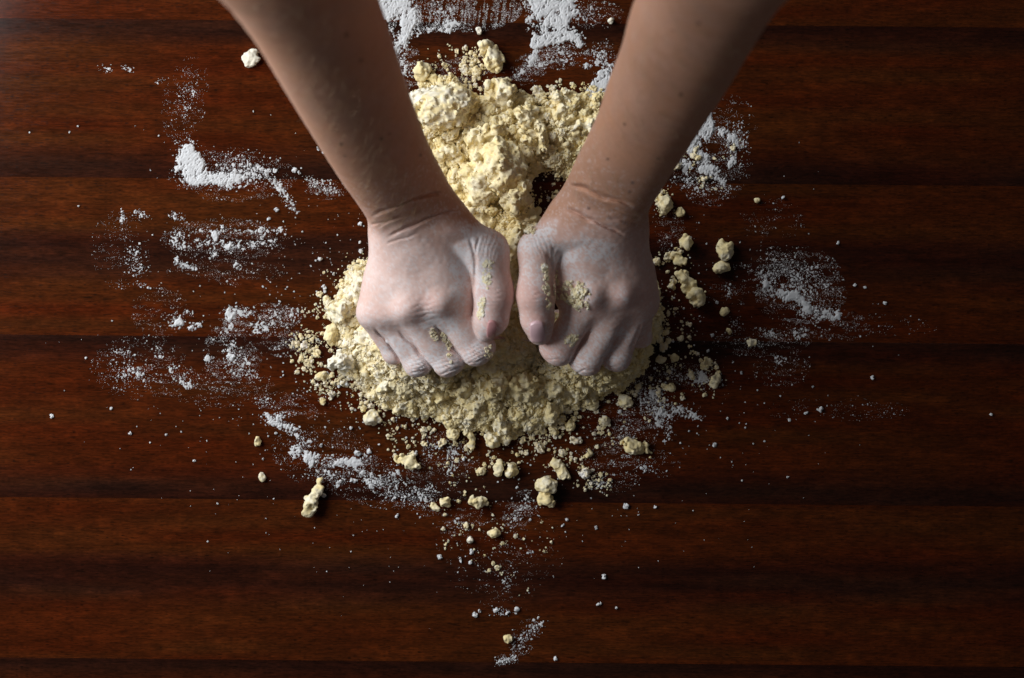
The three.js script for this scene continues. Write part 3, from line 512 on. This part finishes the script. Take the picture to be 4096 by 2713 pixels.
smear(sdfL, 1785, 1365, 13, 36, -0.5, 'yellow dough between middle and index knuckles of the left fist, right strip', 22, 8, 0.2);
smear(sdfL, 1800, 1425, 8, 26, -0.2, 'small dough bit low in the gap between left middle and index fingers', 8, 9, 0.2);
smear(sdfL, 1950, 1095, 22, 62, 0.05, 'thin dough film on the middle of the left thumb', 46, 10, 0.5, 0.45);
smear(sdfL, 1925, 1235, 12, 60, 0.12, 'floury dough line along the left side of the left thumb tip', 26, 11, 0.6, 0.5);
smear(sdfL, 1965, 1410, 28, 30, 0.1, 'dough bits stuck on the left index finger', 20, 12);

// ------------------------------------------------------------------ loose crumbs around the heap and flour grains
function strokes(px, py, list) {                                // strongest of a list of soft ellipses [cx, cy, rx, ry, turn, amount] and strokes { pts, w, a }
  let d = 0;
  for (const s of list) {
    if (s.pts) { const [q] = lineDist(px, py, s.pts); if (q < s.w) d = Math.max(d, s.a * (1 - (q / s.w) ** 2)); continue; }
    const c = Math.cos(s[4]), n = Math.sin(s[4]), dx = px - s[0], dy = py - s[1], u = (dx * c + dy * n) / s[2], v = (-dx * n + dy * c) / s[3], q = u * u + v * v;
    if (q < 1) d = Math.max(d, s[5] * (1 - q));
  }
  return d;
}
const crumbFields = [
  [1225, 1420, 70, 110, 0, 1.6], [1330, 1560, 130, 70, 0.5, 1.3], [1440, 1640, 130, 70, 0.4, 1.1], [1180, 1370, 40, 50, 0, 1], [1560, 1640, 190, 70, 0.2, 0.7], [1760, 1700, 160, 60, 0, 0.5], [1420, 1060, 130, 100, -0.8, 0.4], [1450, 1060, 50, 60, 0, 0.6],
  [1700, 1660, 320, 110, 0.1, 0.75], [2150, 1740, 340, 130, 0, 0.7], [2440, 1600, 170, 130, -0.4, 0.9], [1350, 1300, 150, 260, 0, 0.45], [2650, 1280, 120, 280, 0, 0.8], [2030, 1700, 150, 90, 0, 0.9], [2200, 1700, 180, 60, 0, 0.8], [2330, 1680, 120, 90, 0, 0.5], [2410, 1700, 40, 60, 0.4, 0.9], [2350, 1850, 60, 130, -0.1, 0.5], [2380, 1930, 90, 70, 0.2, 0.5], [1960, 1830, 90, 50, 0, 0.5], [2240, 1840, 60, 60, 0, 0.5],
  [1850, 1830, 150, 110, 0, 0.45], [1850, 1960, 120, 110, 0, 0.35], [1860, 2080, 110, 90, 0, 0.3], [1700, 1760, 200, 120, 0, 0.35], [2700, 1300, 110, 230, 0.1, 0.42], [2650, 1150, 60, 180, 0, 0.6], [2760, 1500, 160, 110, 0.2, 0.45], [2600, 1560, 120, 140, 0, 0.4], [2700, 1050, 90, 120, 0, 0.35],
  [2760, 640, 70, 70, 0.5, 0.8], [2690, 640, 60, 60, 0.5, 0.7], [2845, 700, 70, 70, 0.5, 0.5], [2660, 815, 50, 60, 0, 0.9], [2940, 620, 50, 80, 0.2, 0.45],
  [1830, 250, 150, 80, 0.15, 1.5], [1790, 310, 100, 60, 0.3, 1.3], [1900, 320, 70, 50, 0, 1.2], [1930, 350, 60, 40, 0, 1.0], [1740, 220, 60, 40, 0.1, 1.3], [2150, 720, 110, 120, 0, 0.8], [2230, 760, 90, 90, 0, 0.55], [2245, 830, 60, 50, 0, 0.4], [2160, 375, 90, 30, 0, 0.7], [2220, 340, 50, 30, 0, 0.4], [2000, 2150, 260, 130, 0, 0.12], [2050, 2250, 120, 150, 0.2, 0.16],
];
{
  const r = rng(9), list = [], bits = [];
  for (let t = 0; t < 60000; t++) {
    const px = 1050 + r() * 2000, py = 150 + r() * 2250, a = strokes(px, py, crumbFields) * (0.12 + 1.7 * smooth(0.38, 0.8, 0.6 * n2(px / 52, py / 52, 12) + 0.4 * n2(px / 20, py / 20, 14)));
    if (r() > a * 0.85) continue;
    const p = U(px, py, 0), w = r(), k = 0.92 + 0.1 * r(), big = r();
    const size = big < 0.035 ? 9 + 11 * r() : big < 0.3 ? 4.5 + 4.5 * r() : 1.8 + 2.6 * r();
    (size > 4.4 ? list : bits).push([p[0], 0, p[2], size * K, k, k * mix(0.98, 1.03, w), k * mix(0.9, 1.25, w)]);
  }
  for (const b of bits) { b[4] *= 0.8; b[5] *= 0.72; b[6] *= 0.46; }
  scatter('dough_crumbs', crumbShapes, list, crumbMat, scene, 'loose cream dough crumbs strewn on the wood around the heap', 'crumbs');
  scatter('fine_dough_crumbs', bitShapes, bits, new THREE.MeshStandardMaterial({ roughness: 0.85 }), scene, 'fine pale dough crumbs strewn on the wood around the heap', 'crumbs');
}
// patches of flour: real low relief, broken into islands where it is thin
const flourMat = new THREE.MeshStandardMaterial({ color: new THREE.Color(0.64, 0.645, 0.655), roughness: 0.95 });
const patches = [
  { label: 'dense white flour patch in chunks at the upper left of the table', at: [[760, 650, 60, 105, 0, 1.9], [800, 715, 110, 45, 0, 1.1], [905, 715, 130, 48, 0, 1.25], [930, 655, 130, 62, 0, 0.55], [1015, 690, 60, 50, 0, 0.6], { pts: [[1045, 680], [1080, 710], [1120, 755]], w: 20, a: 0.95 }, { pts: [[1125, 760], [1155, 800], [1185, 850]], w: 26, a: 0.5 }, [740, 610, 60, 40, 0, 0.9]] },
  { label: 'thin flour streak just left of the left forearm', at: [{ pts: [[1235, 715], [1280, 750], [1340, 765]], w: 34, a: 0.55 }, [1310, 760, 50, 30, 0.1, 0.45]] },
  { label: 'faint double flour streak with a small pile, left of the left wrist', at: [[860, 945, 22, 40, 0, 1.3], { pts: [[700, 925], [860, 925], [1140, 922]], w: 18, a: 0.6 }, { pts: [[700, 985], [850, 975], [920, 990], [1110, 978]], w: 26, a: 0.55 }, [920, 990, 34, 18, 0, 1], [715, 950, 40, 40, 0, 0.55], [850, 1018, 14, 30, 0.2, 1.1], [1045, 945, 18, 22, 0.4, 0.9]] },
  { label: 'two tiny flour dabs below the faint double streak', at: [[712, 1042, 18, 26, -0.6, 1.1], { pts: [[700, 1050], [740, 1068], [790, 1075]], w: 16, a: 0.6 }, [948, 1070, 18, 18, 0, 0.9]] },
  { label: 'smeared vertical flour bar left of the left fist', at: [[920, 1262, 34, 40, 0, 1.1], [910, 1315, 30, 40, 0.2, 1.0], [925, 1385, 34, 28, 0, 1], [925, 1430, 36, 30, 0, 1.0], [860, 1360, 50, 16, -0.2, 0.8], { pts: [[930, 1240], [1010, 1255], [1180, 1262]], w: 28, a: 0.5 }, [1040, 1310, 70, 34, 0.1, 0.85], [1110, 1290, 80, 40, 0, 0.45], [835, 1440, 26, 26, 0.8, 0.9], [960, 1490, 36, 40, 0, 0.6], [900, 1485, 60, 30, 0, 0.4], [955, 1440, 70, 50, 0.2, 0.4], [1000, 1500, 50, 24, 0.4, 0.4]] },
  { label: 'small slanted flour dabs left of the smeared flour bar', at: [[715, 1292, 22, 30, -0.6, 1.0], [765, 1312, 26, 18, -0.8, 1.1], [755, 1250, 20, 14, 0.4, 0.8], [803, 1300, 14, 20, 0.6, 0.9], [700, 1280, 60, 40, 0, 0.35]] },
  { label: 'speckled flour traces farthest left on the table', at: [[555, 1500, 40, 24, 0.3, 0.7], [690, 1470, 24, 30, 0.6, 0.8], [740, 1530, 60, 26, 0.5, 0.7], [480, 1410, 60, 30, 0, 0.4], [630, 1400, 26, 30, 0, 0.65], [520, 1490, 150, 80, 0.1, 0.28], [570, 860, 40, 24, 0.3, 0.5], [700, 865, 40, 24, 0.4, 0.65], [490, 865, 14, 30, 0, 0.8], [570, 1140, 40, 20, 0.2, 0.6], [560, 1080, 60, 40, 0, 0.4], [530, 1020, 50, 60, 0, 0.38], [510, 275, 40, 20, 0.2, 0.5], [425, 275, 40, 24, 0.1, 0.38], [645, 322, 26, 14, 0, 0.55], [740, 395, 50, 120, 0.2, 0.34], [545, 850, 20, 20, 0, 0.6]] },
  { label: 'broken flour band below the left end of the heap', at: [{ pts: [[1065, 1670], [1120, 1690], [1185, 1730]], w: 30, a: 1.05 }, [1140, 1660, 70, 24, 0, 0.55], [1190, 1800, 36, 44, -0.4, 1.25], [1250, 1840, 36, 52, -0.5, 1.6], [1300, 1900, 52, 40, 0, 0.95], [1330, 1850, 60, 30, 0.1, 0.9], { pts: [[1300, 1840], [1400, 1855], [1460, 1845]], w: 30, a: 0.75 }, [1220, 1760, 60, 40, 0, 0.45], [1360, 1920, 40, 30, -0.6, 0.7], [1060, 1610, 50, 24, 0.1, 0.5]] },
  { label: 'swept arc of flour crossing the wood below the heap', at: [{ pts: [[1430, 1890], [1500, 1920], [1600, 1930], [1700, 1985], [1730, 2010]], w: 28, a: 0.42 }, [1500, 1930, 60, 26, 0, 0.9], [1580, 1895, 40, 26, 0, 0.9], [1440, 1890, 30, 20, 0, 0.8], [1800, 1850, 50, 70, 0.3, 0.6], [1820, 1800, 40, 50, 0.2, 0.6], [1720, 1800, 60, 60, 0, 0.3], [1560, 1960, 160, 60, 0.4, 0.34], [1850, 2095, 40, 30, 0, 0.75], [1720, 1960, 50, 24, 0, 0.5]] },
  { label: 'bright dense flour band along the left forearm at the top edge', at: [[1560, 20, 70, 80, 0.3, 1.6], [1640, 80, 50, 75, 0.1, 1.9], [1600, 10, 80, 60, 0, 1.5], { pts: [[1640, 120], [1600, 165], [1580, 200]], w: 34, a: 1.3 }, [1600, 250, 60, 60, 0.4, 0.8], [1650, 290, 50, 40, 0, 0.55], [1570, 110, 40, 50, 0, 0.6], { pts: [[1670, 125], [1750, 112], [1850, 104]], w: 20, a: 0.9 }, [1800, 85, 40, 40, 0, 0.75], [1760, 60, 100, 60, 0, 0.5]] },
  { label: 'thick fluffy flour tongue at the middle of the top edge', at: [[2180, 20, 90, 70, 0.2, 1.5], [2230, 80, 70, 55, 0.3, 1.7], [2270, 30, 70, 60, 0.2, 1.3], [2130, 60, 40, 70, 0.2, 0.8], [2120, 10, 60, 40, 0, 0.9], [2180, 110, 50, 40, 0, 0.8]] },
  { label: 'smooth white crescent of flour under the fluffy tongue', at: [[2240, 145, 105, 40, -0.08, 1.9], [2150, 165, 36, 46, 0.2, 1.4], [2310, 155, 34, 46, 0, 1.3], { pts: [[2150, 200], [2110, 265], [2060, 310]], w: 26, a: 0.8 }, [2240, 215, 100, 50, -0.2, 0.55], [2180, 240, 60, 40, -0.5, 0.5]] },
  { label: 'thick white flour slab against the right forearm above the dough', at: [[2390, 370, 85, 62, -0.6, 2.2], [2340, 420, 85, 48, -0.3, 2.0], [2430, 310, 40, 55, -0.5, 1.7], [2450, 290, 26, 34, 0.2, 1.0], [2300, 450, 60, 40, 0, 1.2]] },
  { label: 'sparse flour specks on bare wood left of the right forearm', at: [[2400, 215, 50, 60, 0.3, 0.6], [2430, 265, 36, 30, 0, 0.7], [2350, 262, 34, 14, 0, 0.7], [2360, 55, 90, 50, 0, 0.3]] },
  { label: 'flour patch beside the right forearm, with lumps and arcs', at: [[2828, 505, 40, 70, 0.25, 1.6], [2780, 560, 60, 40, 0.5, 1.1], [2770, 600, 50, 30, 0.6, 1.1], [2735, 660, 44, 40, 0.5, 1.1], [2820, 680, 60, 44, 0.6, 1.2], { pts: [[2780, 600], [2830, 660], [2900, 760]], w: 34, a: 1.0 }, [2905, 765, 24, 30, 0.6, 0.9], [2930, 570, 40, 44, 0.3, 0.85], [2925, 640, 24, 50, 0.2, 0.9], [2895, 525, 26, 26, 0, 0.9], [2780, 735, 120, 50, 0.2, 0.4], [2940, 560, 60, 120, 0.2, 0.32]] },
  { label: 'flour bar and arc farthest right, fading over the dark wood', at: [[3070, 1130, 36, 80, -0.2, 0.85], [3060, 1175, 50, 26, 0, 1.05], { pts: [[3090, 1180], [3180, 1185], [3230, 1230], [3290, 1255], [3350, 1262]], w: 28, a: 0.95 }, [3170, 1130, 60, 130, -0.15, 0.5], [3290, 1260, 40, 24, 0.2, 0.9], [3230, 1260, 60, 40, 0, 0.6], [3080, 1340, 70, 24, 0.2, 0.7], [3200, 1330, 40, 50, 0, 0.6], [3100, 1060, 80, 80, 0, 0.35], [3250, 1130, 110, 110, 0.3, 0.36], [2920, 1170, 20, 40, 0, 0.6], [2960, 1065, 40, 12, 0, 0.8], [2940, 1310, 30, 40, 0, 0.55], [3120, 1440, 34, 26, -0.4, 0.8]] },
  { label: 'ragged flour strip right of the fingers of the right fist', at: [[2800, 1510, 44, 40, 0, 0.95], [2730, 1510, 70, 26, 0.2, 0.75], [2860, 1530, 40, 32, 0, 0.7], [2660, 1500, 40, 20, 0, 0.5], [2640, 1570, 60, 50, 0.5, 0.3]] },
  { label: 'white flour wedge below the right fist', at: [[2650, 1650, 46, 60, -0.2, 1.5], [2700, 1640, 60, 34, 0.15, 1.2], { pts: [[2612, 1580], [2625, 1640], [2640, 1700]], w: 26, a: 1.0 }, [2770, 1668, 50, 20, 0.1, 0.95], [2675, 1720, 24, 60, 0.1, 0.6], [2570, 1570, 50, 120, -0.3, 0.42], [2500, 1720, 80, 60, 0.6, 0.3], [2570, 1870, 60, 26, 0.1, 0.55]] },
  { label: 'slanted flour streak at the bottom centre of the table', at: [{ pts: [[2155, 2490], [2120, 2530], [2075, 2590]], w: 34, a: 0.62 }, { pts: [[2060, 2630], [2030, 2640], [1990, 2650]], w: 20, a: 0.6 }, [2125, 2525, 22, 22, 0, 0.8], [2120, 2210, 18, 20, 0, 0.6]] },
  { label: 'bluish flour smudge between heap and lower edge', at: [{ pts: [[2115, 2010], [2080, 2050], [2040, 2085]], w: 40, a: 0.46 }, [2030, 2330, 30, 40, 0, 0.4], [2020, 2450, 60, 20, 0, 0.4], [2390, 1930, 50, 40, -0.4, 0.5]] },
];
for (const [n, P] of patches.entries()) {
  let x0 = 1e9, x1 = -1e9, y0 = 1e9, y1 = -1e9;
  for (const s of P.at) { const pts = s.pts ?? [[s[0], s[1]]], r = s.pts ? s.w : Math.max(s[2], s[3]); for (const [x, y] of pts) { x0 = Math.min(x0, x - r); x1 = Math.max(x1, x + r); y0 = Math.min(y0, y - r); y1 = Math.max(y1, y + r); } }
  const st = 2.2, nx = Math.ceil((x1 - x0) / st), ny = Math.ceil((y1 - y0) / st), hh = new Float32Array((nx + 1) * (ny + 1)), id = new Int32Array(hh.length).fill(-1), pos = [], idx = [];
  for (let j = 0; j <= ny; j++) for (let i = 0; i <= nx; i++) {
    const px = x0 + i * st, py = y0 + j * st, wx = px + 26 * (n2(px / 26, py / 26, 41) - 0.5), wy = py + 26 * (n2(px / 26, py / 26, 42) - 0.5), D0 = strokes(wx, wy, P.at) * (D9 => D9 > 1.4 ? 1 : 0.5 + 0.95 * n2(px / 42, py / 60, n + 140))(strokes(wx, wy, P.at)), D = D0 < 1.1 ? 0.88 * Math.pow(D0 / 1.1, 2.3) * 1.1 : Math.min(D0, 1.04);
    if (D <= 0) { hh[j * (nx + 1) + i] = -1; continue; }
    const a = n2(px / 26, py / 26, n + 50), b = n2(px / 9, py / 12, n + 80), c = n2(px / 4.4, py / 5.5, n + 110);
    const rag = clamp((0.22 * a + 0.36 * b + 0.42 * c - 0.5) * 2.3 + 0.5, 0, 1.15);
    hh[j * (nx + 1) + i] = (D * 1.0 - 0.02 - rag) * (0.35 + 0.9 * b) * (0.5 + 1.0 * c);
  }
  const vert = (i, j) => { const q = j * (nx + 1) + i; if (id[q] < 0) { id[q] = pos.length / 3; const p = U(x0 + i * st, y0 + j * st, 0), h = hh[q]; pos.push(p[0], (h <= 0 ? -0.05 : Math.min(0.08 + h * 1.5, 3)) * MM, p[2]); } return id[q]; };
  for (let j = 0; j < ny; j++) for (let i = 0; i < nx; i++) {
    const q = j * (nx + 1) + i; if (Math.max(hh[q], hh[q + 1], hh[q + nx + 1], hh[q + nx + 2]) <= 0) continue;
    const a = vert(i, j), b = vert(i + 1, j), c = vert(i, j + 1), d = vert(i + 1, j + 1); idx.push(a, c, b, b, c, d);
  }
  const g = new THREE.BufferGeometry(); g.setAttribute('position', new THREE.BufferAttribute(new Float32Array(pos), 3)); g.setIndex(idx); g.computeVertexNormals();
  tag(part('flour', g, flourMat, scene), P.label, 'flour', null, 'stuff');
}
// single grains: thin films, speckles, and the odd grain far out
const films = [
  [1850, 50, 230, 80, 0, 1.3, 1], [1950, 40, 140, 70, 0, 1.0, 1], [1750, 70, 120, 60, 0, 1.4, 1], [2240, 220, 120, 60, -0.2, 1.4], [2120, 270, 90, 60, -0.6, 0.9], [2050, 330, 60, 40, -0.3, 0.8], [1620, 270, 80, 90, 0.3, 1.5], [1870, 300, 150, 80, 0, 0.9], [2390, 60, 110, 60, 0, 0.6], [2400, 230, 70, 70, 0.2, 0.6],
  [930, 700, 260, 110, 0, 0.55], [1300, 760, 90, 40, 0, 0.7], [900, 960, 260, 90, 0, 0.6], [900, 1090, 240, 50, 0, 0.35], [740, 400, 90, 180, 0.2, 0.3], [1040, 1270, 170, 60, 0, 1.1], [930, 1420, 120, 140, 0, 0.8], [1130, 1370, 90, 60, 0, 0.9], [560, 1470, 200, 130, 0, 0.24], [850, 1540, 260, 90, 0.1, 0.3], [640, 1250, 120, 100, 0, 0.35], [1180, 1620, 150, 60, 0, 0.6], [480, 1000, 120, 160, 0, 0.22],
  [1300, 1830, 220, 130, 0.2, 0.4], [1500, 1930, 240, 100, 0.2, 0.45], [1700, 1970, 190, 90, 0.4, 0.4], [1800, 1830, 120, 110, 0, 0.4], [2080, 2040, 60, 90, 0.6, 1.0], [2100, 2550, 60, 80, 0.6, 0.6], [2030, 2640, 50, 24, 0, 0.6], [2000, 2200, 260, 200, 0, 0.07], [2020, 2330, 120, 160, 0, 0.1], [1850, 2090, 120, 60, 0, 0.35],
  [2580, 1600, 70, 150, -0.3, 1.0], [2500, 1740, 130, 100, 0.6, 0.55], [2600, 1850, 130, 60, 0.1, 0.4], [2750, 1510, 150, 60, 0.1, 0.6], [3200, 1150, 190, 170, 0.2, 0.9], [3080, 1090, 90, 110, 0, 0.7], [3300, 1290, 190, 70, 0.15, 0.5], [3520, 1300, 240, 46, 0.03, 0.16], [3050, 1370, 200, 60, 0, 0.5], [3130, 1480, 120, 80, 0, 0.35], [2850, 650, 160, 180, 0.2, 0.55], [2920, 500, 110, 120, 0, 0.35], [2680, 920, 60, 100, 0, 0.5], [2960, 1170, 140, 50, 0, 0.3], [3350, 1640, 300, 50, 0, 0.14], [3100, 880, 130, 90, 0, 0.15], [2450, 1850, 130, 130, 0, 0.4], [2400, 1650, 150, 80, 0, 0.3],
];
{
  const r = rng(3), fine = [], specks = [];
  for (const s of films) {
    const area = Math.PI * s[2] * s[3], n = Math.floor(area * 0.085 * s[5]);
    for (let i = 0; i < n; i++) {
      const a = r() * 6.283, q = Math.pow(r(), 0.62), u = Math.cos(a) * q * s[2], v = Math.sin(a) * q * s[3], px = s[0] + u * Math.cos(s[4]) - v * Math.sin(s[4]), py = s[1] + u * Math.sin(s[4]) + v * Math.cos(s[4]);
      const up = s[6]; if ((up ? n2(px / 7 + py / 60, py / 70, 61) : n2(px / 50, py / 10, 61)) * 0.6 + n2(px / 11, py / 9, 62) * 0.4 < 0.4 + 0.26 * r()) continue;
      const p = U(px, py, 0), e = r(); fine.push([p[0], 0, p[2], (e < 0.05 ? 1.5 + 1.3 * r() : 0.55 + 0.6 * r() * r()) * K, 1, 1, 1]);
    }
  }
  for (const P of patches) for (const q of P.at) {
    const pts = q.pts ?? [[q[0], q[1]]], amt = q.pts ? q.a : q[5];
    for (let i = 0, n = q.pts ? 60 * pts.length : Math.floor(q[2] * q[3] * 0.035 + 12); i < n; i++) {
      let px, py; if (q.pts) { const k = Math.floor(r() * (pts.length - 1)), t = r(); px = mix(pts[k][0], pts[k + 1][0], t) + gauss(r) * q.w * 0.8; py = mix(pts[k][1], pts[k + 1][1], t) + gauss(r) * q.w * 0.8; }
      else { const u = gauss(r) * q[2] * 0.8, v = gauss(r) * q[3] * 0.8, c = Math.cos(q[4]), z = Math.sin(q[4]); px = q[0] + u * c - v * z; py = q[1] + u * z + v * c; }
      if (r() > 0.4 + 0.5 * amt) continue;
      const p = U(px, py, 0), e = r(); specks.push([p[0], 0, p[2], (e < 0.1 ? 2 + 2.2 * r() : 0.7 + 1.0 * r()) * K, 1, 1, 1]);
    }
  }
  for (let i = 0; i < 5200; i++) {
    const px = 1950 + gauss(r) * 1500, py = 1350 + gauss(r) * 900; if (px < 0 || px > 4096 || py < 0 || py > 2713) continue;
    const d = Math.hypot((px - 1900) / 1500, (py - 1350) / 1000); if (r() > 1.25 - d) continue;
    const p = U(px, py, 0), e = r(); specks.push([p[0], 0, p[2], (e < 0.05 ? 4 + 3.5 * r() : e < 0.3 ? 2 + 1.8 * r() : 0.8 + r()) * K, 1, 1, 1]);
  }
  for (const [px, py, s] of [[207, 1667, 7], [118, 530, 3], [540, 880 * 0.574, 3], [312, 505, 4], [277, 528, 4], [315, 823, 4], [3350, 975, 7], [3460, 1150, 5], [3250, 1550, 6], [3280, 1640, 11], [3225, 1655, 9], [3965, 1660, 6], [3490, 1510, 8], [3420, 1140, 6], [3130, 790, 10], [2415, 2308, 10], [2395, 2415, 9], [2465, 2430, 5], [2225, 2635, 8], [2505, 2025, 10], [2620, 2025, 8], [1760, 2230, 9], [1840, 2240, 9], [1885, 2250, 9], [1885, 2210, 9], [1900, 2460, 9], [1920, 2445, 9], [1985, 2440, 9], [2030, 2448, 9], [2065, 2435, 10], [1100, 682, 9], [1178, 680, 10], [1198, 694, 9], [1107, 838, 9], [1075, 872, 9], [1280, 1036, 9], [1443, 898, 9], [1440, 970, 5], [1334, 1100, 8], [1296, 1150, 11], [1190, 1240, 8], [1660, 1815, 8], [1480, 1805, 10], [1430, 1812, 10], [1285, 1785, 9], [1410, 1922, 11], [1590, 2065, 8], [1390, 1535, 9]]) { const p = U(px, py, 0); specks.push([p[0], 0, p[2], s * K, 1, 1, 1]); }
  const white = new THREE.MeshStandardMaterial({ color: new THREE.Color(0.66, 0.665, 0.675), roughness: 0.95 });
  const grain = new THREE.IcosahedronGeometry(1, 0);
  scatter('flour_dust', [grain], fine, white, scene, 'thin veil of fine flour dust on the dark wood around heap and hands', 'flour');
  scatter('flour_specks', bitShapes, specks, white, scene, 'scattered flour specks dotted all over the dark wood', 'flour');
}
renderer.render(scene, camera);
